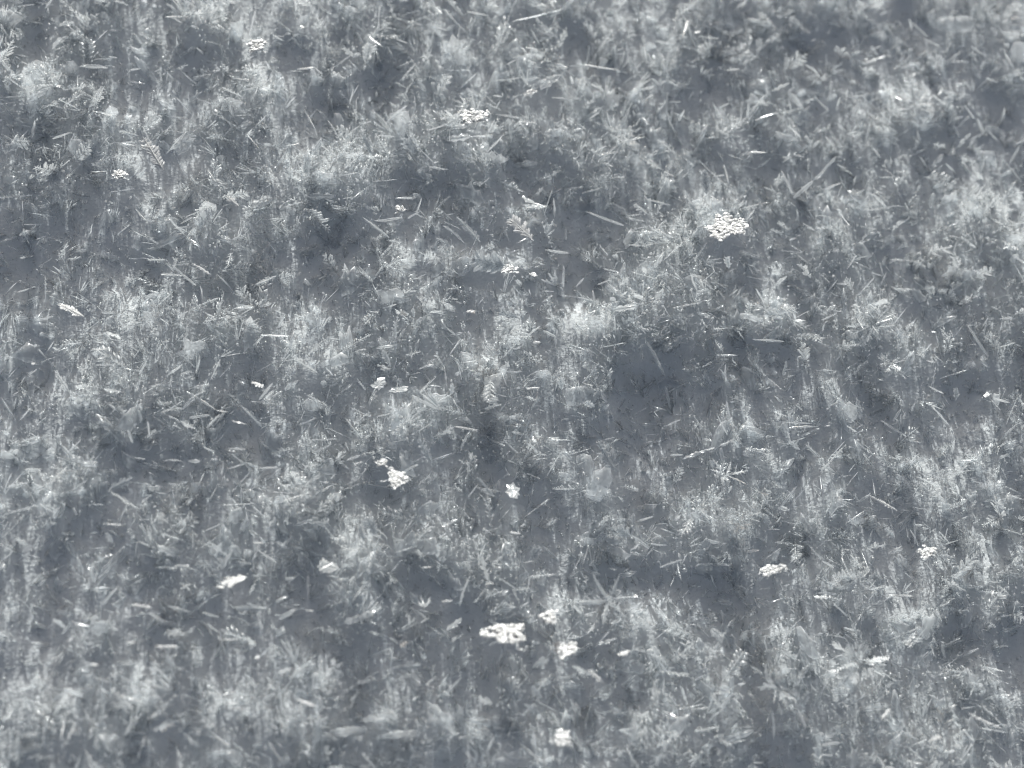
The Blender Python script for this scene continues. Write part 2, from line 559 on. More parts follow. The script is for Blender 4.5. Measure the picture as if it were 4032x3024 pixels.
def facing(shine, at=None):
    """A face normal: towards the viewer, tipped at random, or half way to the sun when the crystal flashes."""
    half = HALF
    if at is not None:
        to_eye = (CAM - at) / np.linalg.norm(CAM - at)
        half = (to_eye + SUN_DIR) / np.linalg.norm(to_eye + SUN_DIR)
    base = half if shine else VIEW + 0.55 * SUN_DIR
    n = base + (0.03 if shine else 0.55) * (RT.random(3) - .5) * 2
    return n / np.linalg.norm(n)


TWIGS = {m: [mesh_from('side_branch', *twig(RT), mm) for _ in range(6)] for m, mm in (('ice', M_FROST), ('rime', M_RIME))}
BEADS = [mesh_from('rime_chip', *(lump(RT) if k % 2 else grain(RT)), M_RIME) for k in range(8)]


def mat4(m):
    return Matrix([list(map(float, q)) for q in m])


def local(at, ang, sx, sy, sz):
    return Matrix.Translation(at) @ Matrix.Rotation(ang, 4, 'Z') @ Matrix.Diagonal((sx, sy, sz, 1))


def ends(f, x1, y1, x2, y2, l1, l2):
    return above(*spot(f, x1, y1), l1), above(*spot(f, x2, y2), l2)


def make_needle(f, x1, y1, x2, y2, w=9, shine=0, flat=False):
    a, b = ends(f, x1, y1, x2, y2, 0.075 + 0.07 * bool(shine) + 0.03 * RT.random(), 0.09 + 0.07 * bool(shine) + 0.05 * RT.random())
    L = np.linalg.norm(b - a)
    ratio = w * PX / L
    v, fc = blade(RT, ratio, 13, 0.6) if flat else needle(RT, ratio, 6)
    m = frame_of(b - a, facing(shine, (a + b) / 2)); m[:3, 3] = a
    name = 'ice_sliver' if flat else 'ice_needle'
    return link(name, mesh_from(name, v * L, fc, M_RIME if shine else M_ICE), matrix=mat4(m))


def add_branches(root, L, width, pairs, stuff, at=(0, 0, 0)):
    """Side branches along an arm of length L: one object each."""
    for x, ang, q in fern_layout(RT, pairs, width):
        q *= L
        link('side_branch', TWIGS[stuff][int(RT.integers(0, 6))], root,
             matrix=local((at[0] + x * L, at[1], at[2] + 0.01 * L * (RT.random() - .5)), ang, q, q * 0.95, q * 1.2) @ Matrix.Rotation(0.22 * RT.normal(), 4, 'X'))


def make_fern(f, x1, y1, x2, y2, w=45, shine=0, pairs=9):
    """A fern-like arm of a snow crystal: root end first, tip second."""
    a, b = ends(f, x1, y1, x2, y2, (0.16 if shine else 0.085) + 0.02 * RT.random(), (0.18 if shine else 0.115) + 0.03 * RT.random())
    L = np.linalg.norm(b - a)
    m = frame_of(b - a, facing(shine, (a + b) / 2)); m[:3, 3] = a
    root = link('fern_crystal', None, matrix=mat4(m))
    v, fc = needle(RT, 0.07, 5)
    link('spine', mesh_from('spine', v * L, fc, M_RIME if shine else M_FROST), root)
    v, fc = blade(RT, 0.6 * w * PX / L, 15, 0.5)
    link('leaf_body', mesh_from('leaf_body', v * L * np.array([0.97, 1, 0.5]), fc, M_RIME if shine else M_FROST), root)
    add_branches(root, L, w * PX / L * 1.1, int(pairs * 1.35), 'rime' if shine else 'ice')
    return root


FEATHERS = [mesh_from('feather', *fern(RT, int(RT.integers(8, 12)), 0.3 + 0.25 * RT.random()), M_FROST) for _ in range(8)]


def make_flake(f, x, y, rx, ry, shine=1, beads=46, tilt=0.0, lift=0.2):
    """A crystal fragment caked with beads of rime, or a lacy tuft of fern arms."""
    c = above(*spot(f, x, y), lift if shine else 0.12)
    m = frame_flat(RIGHT * math.cos(tilt) + UP * math.sin(tilt), facing(shine, c)); m[:3, 3] = c
    if shine:
        rx *= 1.1; ry *= 1.25          # the plate leans away from the viewer
    root = link('rimed_flake' if shine else 'feather_flake', None, matrix=mat4(m))
    if shine:
        v, fc = plate(RT, 15)
        v = v * np.array([1.9 * rx * PX, 2.2 * ry * PX, 0.5 * min(rx, ry) * PX])
        link('core_plate', mesh_from('core_plate', v, fc, M_RIME), root)
        for k in range(7):
            s = PX * max(rx, ry) * (0.7 + 0.5 * RT.random()); t = 2 * math.pi * (k + RT.random()) / 7
            link('feather', FEATHERS[int(RT.integers(0, 8))], root,
                 matrix=Matrix.Translation((0.4 * math.cos(t) * rx * PX, 0.4 * math.sin(t) * ry * PX, -0.006))
                 @ Matrix.Rotation(t + 0.4 * RT.normal(), 4, 'Z') @ Matrix.Rotation(0.35 + 0.3 * RT.normal(), 4, 'Y') @ Matrix.Rotation(0.5 * RT.normal(), 4, 'X') @ Matrix.Diagonal((s, s, s, 1)))
    for _ in range(min(290, int(beads * 3.6)) if shine else 8 + beads // 4):
        t = 2 * math.pi * RT.random(); q = RT.random() ** 0.55
        wob = 1 + 0.22 * math.sin(3 * t + x) + 0.15 * math.sin(5 * t + y)
        spin = Matrix.Rotation(6.28 * RT.random(), 4, 'Z')
        lean_ = Matrix.Rotation(0.24 * RT.normal(), 4, Vector((RT.random() - .5, RT.random() - .5, 0.001)).normalized())
        if shine:
            s = PX * (8 + 0.062 * (rx + ry)) * (0.9 + 1.2 * RT.random() ** 2)
            link('rime_chip', BEADS[int(RT.integers(0, 8))], root,
                 matrix=Matrix.Translation((q * wob * math.cos(t) * rx * PX, q * wob * math.sin(t) * ry * PX, 0.004 + 0.008 * RT.random()))
                 @ lean_ @ spin @ Matrix.Diagonal((s, s * (0.7 + .5 * RT.random()), s * 0.3, 1)))
        else:
            s = PX * max(rx, ry) * (0.55 + 0.5 * RT.random())
            q *= 0.35
            link('feather', FEATHERS[int(RT.integers(0, 8))], root,
                 matrix=Matrix.Translation((q * math.cos(t) * rx * PX, q * math.sin(t) * ry * PX, 0.012 * (RT.random() - .3)))
                 @ Matrix.Rotation(t + 0.5 * RT.normal(), 4, 'Z') @ Matrix.Rotation(0.35 * RT.normal(), 4, 'Y') @ Matrix.Rotation(0.5 * RT.normal(), 4, 'X') @ Matrix.Diagonal((s, s, s, 1)))
    return root


def make_plate(f, x, y, rx, ry, shine=0, tilt=0.0):
    c = above(*spot(f, x, y), 0.10)
    m = frame_flat(RIGHT * math.cos(tilt) + UP * math.sin(tilt), facing(shine, c)); m[:3, 3] = c
    v, fc = plate(RT, 17)
    v = v * np.array([2.2 * rx * PX, 2.6 * ry * PX, 1.6 * min(rx, ry) * PX])
    return link('ice_plate', mesh_from('ice_plate', v, fc, M_RIME if shine else M_FROST), matrix=mat4(m))


def make_grain(f, x, y, s, sy=None, tilt=0.0):
    c = above(*spot(f, x, y), 0.15)
    m = frame_flat(RIGHT * math.cos(tilt) + UP * math.sin(tilt), facing(1, c)); m[:3, 3] = c
    v, fc = plate(RT, 6)
    v = v * np.array([2.4, 2.6 * (sy or s) / s, 2.2]) * s * PX
    return link('bright_grain', mesh_from('bright_grain', v, fc, M_RIME), matrix=mat4(m))


def make_star(f, x, y, r, arms=6, turn=0.0, spread=2 * math.pi, fern_arms=True):
    """Several arms from one centre; each arm carries its own side branches."""
    c = above(*spot(f, x, y), 0.09)
    m = frame_flat(RIGHT * math.cos(turn) + UP * math.sin(turn), facing(0)); m[:3, 3] = c
    name = 'star_crystal' if fern_arms else 'needle_fan'
    root = link(name, None, matrix=mat4(m))
    for k in range(arms):
        full = spread > 6
        ang = (k / arms * spread if full else (k / max(arms - 1, 1) - .5) * spread) + 0.12 * (RT.random() - .5)
        L = r * PX * (0.72 + 0.36 * RT.random())
        v, fc = blade(RT, 0.16, 5) if RT.random() < .6 else needle(RT, 0.08, 5)
        rise = Matrix.Rotation(-0.15 - 0.25 * RT.random(), 4, 'Y')
        arm = link('arm' if fern_arms else 'spike', mesh_from('arm', v * L, fc, M_FROST), root, matrix=Matrix.Rotation(ang, 4, 'Z') @ rise)
        if fern_arms:
            add_branches(arm, L, 0.34, 6, 'ice')
    return root


# landmark crystals: builder, arguments, category, short name used by the neighbours' labels, own label
LAND = [
    (make_flake, (2, 290, 1480, 105, 95), dict(beads=95, tilt=-0.6, lift=0.34), 'rime flake', 'the big white granular flake', 'brilliant white granular rime flake, the largest bright spot towards the upper right'),
    (make_flake, (1, 855, 760, 78, 58), dict(beads=62, lift=0.23), 'rime flake', 'the whitest top flake', 'pure white rime flake glaring above the middle of the top third'),
    (make_flake, (0, 1275, 95, 105, 115), dict(beads=60, shine=0), 'rime flake', 'the pale top-edge clump', 'large pale lacy clump at the top edge, near the upper left'),
    (make_flake, (0, 1665, 300, 52, 58), dict(beads=42), 'rime flake', 'the sparkling speckled flake', 'sparkling white speckled flake just below and right of the pale top-edge clump'),
    (make_fern, (0, 1060, 1105, 925, 885), dict(w=110, shine=1, pairs=12), 'fern crystal', 'the upper bright feather', 'bright feathery fern crystal leaning to the upper left, upper left quarter'),
    (make_fern, (0, 890, 880, 775, 850), dict(w=60, pairs=7), 'fern crystal', 'the little pale fern', 'small pale fern tip beside the upper bright feather'),
    (make_flake, (0, 775, 1140, 36, 36), dict(beads=22), 'rime grain', 'the pinkish bead cluster', 'small glittering bead cluster low left of the upper bright feather'),
    (make_flake, (0, 1430, 450, 40, 52), dict(beads=24, shine=0), 'rime grain', 'the knobbly rime head', 'knobbly grey rime head on a stalk below the sparkling speckled flake'),
    (make_flake, (0, 1185, 440, 42, 38), dict(beads=20, shine=0), 'rime grain', 'the beaded cluster', 'round beaded rime cluster left of the knobbly rime head'),
    (make_flake, (0, 70, 510, 90, 55), dict(beads=34, shine=0, tilt=-0.4), 'rime flake', 'the left-edge pale clump', 'soft pale clump touching the left edge near the top'),
    (make_grain, (0, 380, 560, 22), {}, 'ice grain', 'the upper left spark', 'single white spark on the mound in the upper left corner'),
    (make_fern, (0, 1550, 1340, 1455, 1262), dict(w=52, shine=1, pairs=6), 'fern crystal', 'the stubby white fern', 'stubby white fern tip right of the upper bright feather, upper left field'),
    (make_fern, (1, 1245, 1560, 1085, 1410), dict(w=135, shine=1, pairs=12), 'fern crystal', 'the broad bright fern', 'broad bright fern with a dark split, just above the middle of the view'),
    (make_fern, (1, 900, 1570, 740, 1400), dict(w=72, pairs=13), 'fern crystal', 'the grooved leaf', 'long grey grooved leaf crystal beside a dark hollow, above the middle'),
    (make_flake, (1, 380, 1360, 26, 22), dict(beads=14), 'rime grain', 'the pinkish white bead', 'tiny pinkish white bead left of the grooved leaf'),
    (make_star, (1, 1330, 1340, 170), dict(arms=4, turn=2.9, spread=0.8), 'fern crystal', 'the three-toed fan', 'three-toed fan of serrated blades above the broad bright fern'),
    (make_star, (1, 1400, 245, 190), dict(arms=5, turn=3.0, spread=0.6, fern_arms=False), 'needle fan', 'the top comb of needles', 'comb of level needles beside the dark hollow at the top middle'),
    (make_plate, (1, 1225, 600, 60, 55), dict(shine=1), 'ice plate', 'the pale stacked plate', 'pale squarish plate on the bright ridge right of the whitest top flake'),
    (make_plate, (1, 1345, 525, 95, 70), {}, 'ice plate', 'the smooth ridge plate', 'large smooth grey plate on the bright ridge above the pale stacked plate'),
    (make_flake, (2, 365, 350, 85, 80), dict(beads=44, shine=0), 'rime flake', 'the upper right pale flake', 'pale rimed flake with bright rim, top of the right third'),
    (make_flake, (2, 310, 800, 50, 75), dict(beads=44, shine=0, tilt=0.2), 'rime flake', 'the upright rime lump', 'upright grey rime lump above the big white granular flake'),
    (make_fern, (2, 155, 1260, 140, 1090), dict(w=85, pairs=10), 'fern crystal', 'the upright grey leaf', 'upright grey serrated leaf just above the big white granular flake'),
    (make_flake, (2, 1500, 680, 150, 115), dict(beads=60, shine=0, tilt=-0.4), 'rime flake', 'the broad grey rosette', 'broad grey rosette of fused plates in the upper right'),
    (make_grain, (2, 95, 210, 22), {}, 'ice grain', 'the top spark', 'white spark beside a thin needle at the top, right of middle'),
    (make_grain, (2, 850, 260, 18, 10), {}, 'ice grain', 'the twin spark', 'tiny twin spark alone in the dark snow, top right'),
    (make_grain, (2, 1190, 385, 16), {}, 'ice grain', 'the lone round spark', 'lone round white spark in the darkest top right hollow'),
    (make_flake, (2, 2120, 1600, 75, 70), dict(beads=36, shine=0, tilt=0.6), 'rime flake', 'the right-edge bright clump', 'bright rimed clump at the right edge, about a third of the way down'),
    (make_fern, (3, 545, 395, 378, 305), dict(w=66, shine=1, pairs=11), 'fern crystal', 'the white left slab', 'white serrated slab lying alone in dark snow near the left edge'),
    (make_needle, (3, 1370, 125, 1240, 45), dict(w=32, shine=1, flat=True), 'ice sliver', 'the bright left rod', 'bright stout blade of ice sloping down, left of middle'),
    (make_fern, (3, 715, 1505, 865, 1435), dict(w=60, pairs=9), 'fern crystal', 'the toothed left fern', 'toothed pale fern rising to the right, lower left of middle'),
    (make_fern, (3, 2060, 760, 1895, 665), dict(w=85, pairs=9), 'fern crystal', 'the left-centre fern', 'frosty fern tip pointing up left beside the dark gap left of centre'),
    (make_grain, (3, 215, 697, 17), {}, 'ice grain', 'the left warm spark', 'warm round spark below the white left slab'),
    (make_plate, (4, 840, 360, 30, 26), dict(shine=1), 'ice plate', 'the small hexagon', 'small bright hexagonal crystal just left of the very middle'),
    (make_fern, (4, 1075, 75, 835, 15), dict(w=150, shine=0, pairs=13), 'fern crystal', 'the frosted centre slab', 'broad frosted slab with a toothed edge above the small hexagon'),
    (make_flake, (4, 1090, 95, 42, 34), dict(beads=18), 'rime flake', 'the yellowish white chip', 'yellowish white chip at the lower right end of the frosted centre slab'),
    (make_plate, (4, 1245, 118, 32, 30), dict(shine=1), 'ice plate', 'the little white cube', 'little white cube-like crystal right of the yellowish white chip'),
    (make_star, (4, 1390, 190, 130), dict(arms=3, turn=2.2, spread=1.1), 'fern crystal', 'the centre trident', 'three-bladed crystal spread upward, right of the little white cube'),
    (make_star, (4, 650, 1005, 210), dict(arms=8, turn=2.6, spread=1.0, fern_arms=False), 'needle fan', 'the centre spine fan', 'fan of fine bright spines opening to the upper left, below the middle'),
    (make_plate, (4, 245, 830, 62, 52), {}, 'ice plate', 'the bright-rimmed plate', 'rounded plate with bright rim standing over a dark gap, left of centre'),
    (make_plate, (4, 375, 865, 62, 42), {}, 'ice plate', 'the grey wedge plate', 'plain grey wedge plate next to the bright-rimmed plate'),
    (make_fern, (4, 1790, 1400, 1660, 1190), dict(w=120, pairs=9), 'fern crystal', 'the big glassy fern', 'big glassy branched crystal at the edge of the long dark gap, lower middle'),
    (make_fern, (4, 590, 1340, 500, 1170), dict(w=70, pairs=8), 'fern crystal', 'the forked fern', 'forked fern crystal rising beside a dark vertical gap, lower middle'),
    (make_flake, (4, 360, 1450, 45, 62), dict(beads=34, tilt=0.4), 'rime flake', 'the white rime knuckle', 'white rime knuckle on the bright mound left of the forked fern'),
    (make_flake, (4, 262, 1350, 32, 24), dict(beads=16), 'rime grain', 'the rainbow glint', 'small glint cluster just above the white rime knuckle'),
    (make_plate, (4, 1110, 1520, 62, 78), dict(tilt=0.5), 'ice plate', 'the three-cornered plate', 'thin three-cornered plate below the middle, above the dark band'),
    (make_needle, (4, 1560, 825, 1670, 690), dict(w=26, flat=True), 'ice sliver', 'the knobbly rod', 'knobbly upright rod in the dark gap right of centre'),
    (make_flake, (5, 1230, 445, 155, 110), dict(beads=70, shine=0, tilt=0.3), 'rime flake', 'the big right flake', 'big pale flat flake in the right half, at mid height'),
    (make_flake, (5, 1345, 700, 105, 75), dict(beads=30, shine=0, tilt=0.4), 'rime flake', 'the dull right flake', 'dull grey flake just under the big right flake'),
    (make_grain, (5, 1968, 900, 26, 30), {}, 'ice grain', 'the blinding right spark', 'blinding white double spark near the right edge at mid height'),
    (make_grain, (5, 940, 1100, 18, 11), {}, 'ice grain', 'the right needle spark', 'white spark at the end of two level needles, right of centre'),
    (make_needle, (5, 640, 870, 548, 788), dict(w=24, shine=1, flat=True), 'ice sliver', 'the warm bright spindle', 'warm bright spindle in the large dark hollow right of centre'),
    (make_needle, (5, 1150, 1060, 1125, 912), dict(w=42, flat=True), 'ice sliver', 'the standing blade', 'tall standing blade in shadow, right of centre'),
    (make_star, (5, 280, 1420, 170), dict(arms=6, turn=0.4), 'star crystal', 'the right star', 'spread star of grey blades below the long arched blade, right of centre'),
    (make_needle, (5, 0, 1315, 210, 1240), dict(w=36, flat=True), 'ice sliver', 'the long arched blade', 'long flat blade bridging the dark gap right of centre'),
    (make_needle, (6, 795, 85, 660, 75), dict(w=22, shine=1, flat=True), 'ice sliver', 'the greenish bright rod', 'bright level rod with a greenish edge, lower left'),
    (make_fern, (6, 1600, 420, 1430, 470), dict(w=100, shine=1, pairs=8), 'fern crystal', 'the white lower-left fern', 'broad white fern cluster in the lower left field'),
    (make_needle, (6, 985, 620, 850, 600), dict(w=30, shine=1, flat=True), 'ice sliver', 'the blurred bright rod', 'short blurred bright rod below left of the white lower-left fern'),
    (make_grain, (6, 2010, 640, 28, 12), dict(tilt=0.25), 'ice grain', 'the green-edged glint', 'flat green-edged glint right of the white lower-left fern'),
    (make_grain, (6, 1665, 940, 15, 19), dict(tilt=0.6), 'ice grain', 'the white seed', 'oval white seed of ice in a dark patch, lower left'),
    (make_star, (6, 1910, 985, 170), dict(arms=8, turn=2.3, spread=2.4, fern_arms=False), 'needle fan', 'the lower-left spine fan', 'radiating fan of needles right of the white seed'),
    (make_needle, (6, 2050, 1260, 1920, 1210), dict(w=38, shine=1, flat=True), 'ice sliver', 'the stout low rod', 'stout pale rod below the lower-left spine fan'),
    (make_flake, (6, 2175, 1010, 48, 62), dict(beads=30, shine=0), 'rime flake', 'the low pale lump', 'pale lump right of the lower-left spine fan'),
    (make_fern, (6, 985, 1410, 1135, 1375), dict(w=52, pairs=9), 'fern crystal', 'the low blurred fern', 'blurred fern near the bottom, left quarter'),
    (make_fern, (6, 2200, 370, 2065, 330), dict(w=100, pairs=9), 'fern crystal', 'the spiky left fern', 'spiky pale fern at the edge of a dark gap, lower left of middle'),
    (make_flake, (7, 1060, 795, 105, 58), dict(beads=80, tilt=-0.25), 'rime flake', 'the low white heap', 'wide white granular heap below the middle of the lower third'),
    (make_flake, (7, 1350, 690, 40, 45), dict(beads=30), 'rime flake', 'the round white ball', 'round white rime ball above right of the low white heap'),
    (make_flake, (7, 1452, 902, 58, 50), dict(beads=44), 'rime flake', 'the ragged white flake', 'ragged white flake right of the low white heap'),
    (make_grain, (7, 1165, 890, 12, 20), dict(tilt=0.2), 'ice grain', 'the bright upright seed', 'bright upright seed at the lower corner of the low white heap'),
    (make_star, (7, 1735, 570, 215), dict(arms=6, turn=2.2), 'star crystal', 'the large grey star', 'large grey star crystal with spread arms beside the wide dark gap'),
    (make_grain, (7, 1908, 545, 18, 20), {}, 'ice grain', 'the white pearl', 'round white pearl in the wide dark gap, lower right of middle'),
    (make_grain, (7, 2105, 770, 22, 10), dict(tilt=-0.1), 'ice grain', 'the tiny white bar', 'tiny white bar below right of the white pearl'),
    (make_needle, (7, 765, 620, 835, 410), dict(w=24, flat=True), 'ice sliver', 'the tall leaning blade', 'tall thin blade leaning right in shade, left of the low white heap'),
    (make_plate, (7, 402, 858, 28, 28), dict(shine=1), 'ice plate', 'the pale little square', 'pale little square plate left of the low white heap'),
    (make_needle, (7, 15, 715, 235, 640), dict(w=72, flat=True), 'ice sliver', 'the wide slanting slab', 'wide slanting slab on the bright mound, lower left of middle'),
    (make_star, (7, 545, 620, 130), dict(arms=4, turn=1.7, spread=1.7), 'fern crystal', 'the crown of tips', 'crown of four toothed tips in a dark hollow, lower middle'),
    (make_flake, (7, 1430, 1475, 50, 50), dict(beads=22), 'rime flake', 'the bottom bright facets', 'cluster of bright facets close to the bottom edge, middle'),
    (make_plate, (7, 1090, 1600, 110, 50), dict(tilt=0.3), 'ice plate', 'the bottom stacked plate', 'stacked flat crystal at the bottom edge, middle'),
    (make_flake, (8, 370, 85, 75, 72), dict(beads=44, shine=0), 'rime flake', 'the pale hump', 'pale rimed hump above the lower right dark gap'),
    (make_flake, (8, 580, 385, 62, 32), dict(beads=34, tilt=0.5), 'rime flake', 'the white facets', 'white faceted chip under the pale hump, lower right'),
    (make_flake, (8, 1130, 455, 95, 62), dict(beads=44, shine=0, tilt=-0.1), 'rime flake', 'the lower right shell', 'shell-like pale flake in the lower right field'),
    (make_flake, (8, 1492, 830, 68, 45), dict(beads=36, shine=0), 'rime flake', 'the notched white flake', 'notched whitish flake hanging over a dark hollow, lower right'),
    (make_needle, (8, 2085, 1410, 1848, 1300), dict(w=30, shine=1, flat=True), 'ice sliver', 'the brilliant spindle', 'brilliant long white spindle in the lower right corner'),
    (make_star, (8, 2060, 1270, 130), dict(arms=6, turn=1.4, spread=1.9), 'fern crystal', 'the corner fan', 'fan-shaped crystal above the brilliant spindle'),
    (make_flake, (8, 1150, 980, 170, 120), dict(beads=50, shine=0), 'rime flake', 'the big faint flake', 'big faint flake with scalloped rim, lower right'),
    (make_grain, (8, 225, 1175, 26, 9), dict(tilt=-0.35), 'ice grain', 'the white dash', 'short white dash near the bottom, right of middle'),
    (make_plate, (8, 1380, 250, 70, 34), dict(tilt=0.5), 'ice plate', 'the tilted slab', 'tilted grey slab below the dark hollow, lower right'),
    (make_flake, (8, 1585, 270, 45, 42), dict(beads=24), 'rime flake', 'the bright chip', 'bright chip just right of the tilted slab'),
    (make_needle, (8, 1285, 1345, 1345, 1275), dict(w=26, shine=1, flat=True), 'ice sliver', 'the curled white leaf', 'curled white leaf below the big faint flake'),
    (make_needle, (8, 695, 955, 640, 918), dict(w=20, shine=1, flat=True), 'ice sliver', 'the zigzag glint', 'short zigzag glint left of the big faint flake'),
    (make_plate, (8, 225, 795, 58, 45), dict(tilt=-0.5), 'ice plate', 'the flat triangle', 'flat pale triangle plate in the lower right, near the middle'),
    (make_flake, (8, 620, 1130, 130, 90), dict(beads=44, shine=0), 'rime flake', 'the bright low mound crust', 'lacy crust on the bright mound right of the bottom middle'),
    (make_plate, (0, 1180, 930, 130, 85), dict(tilt=0.7), 'ice plate', 'the facetted pane', 'large clear pane with a straight bright edge right of the upper bright feather'),
    (make_grain, (0, 1960, 175, 14, 26), dict(tilt=0.9), 'ice grain', 'the top left sliver', 'thin white sliver at the top, right of the sparkling speckled flake'),
]

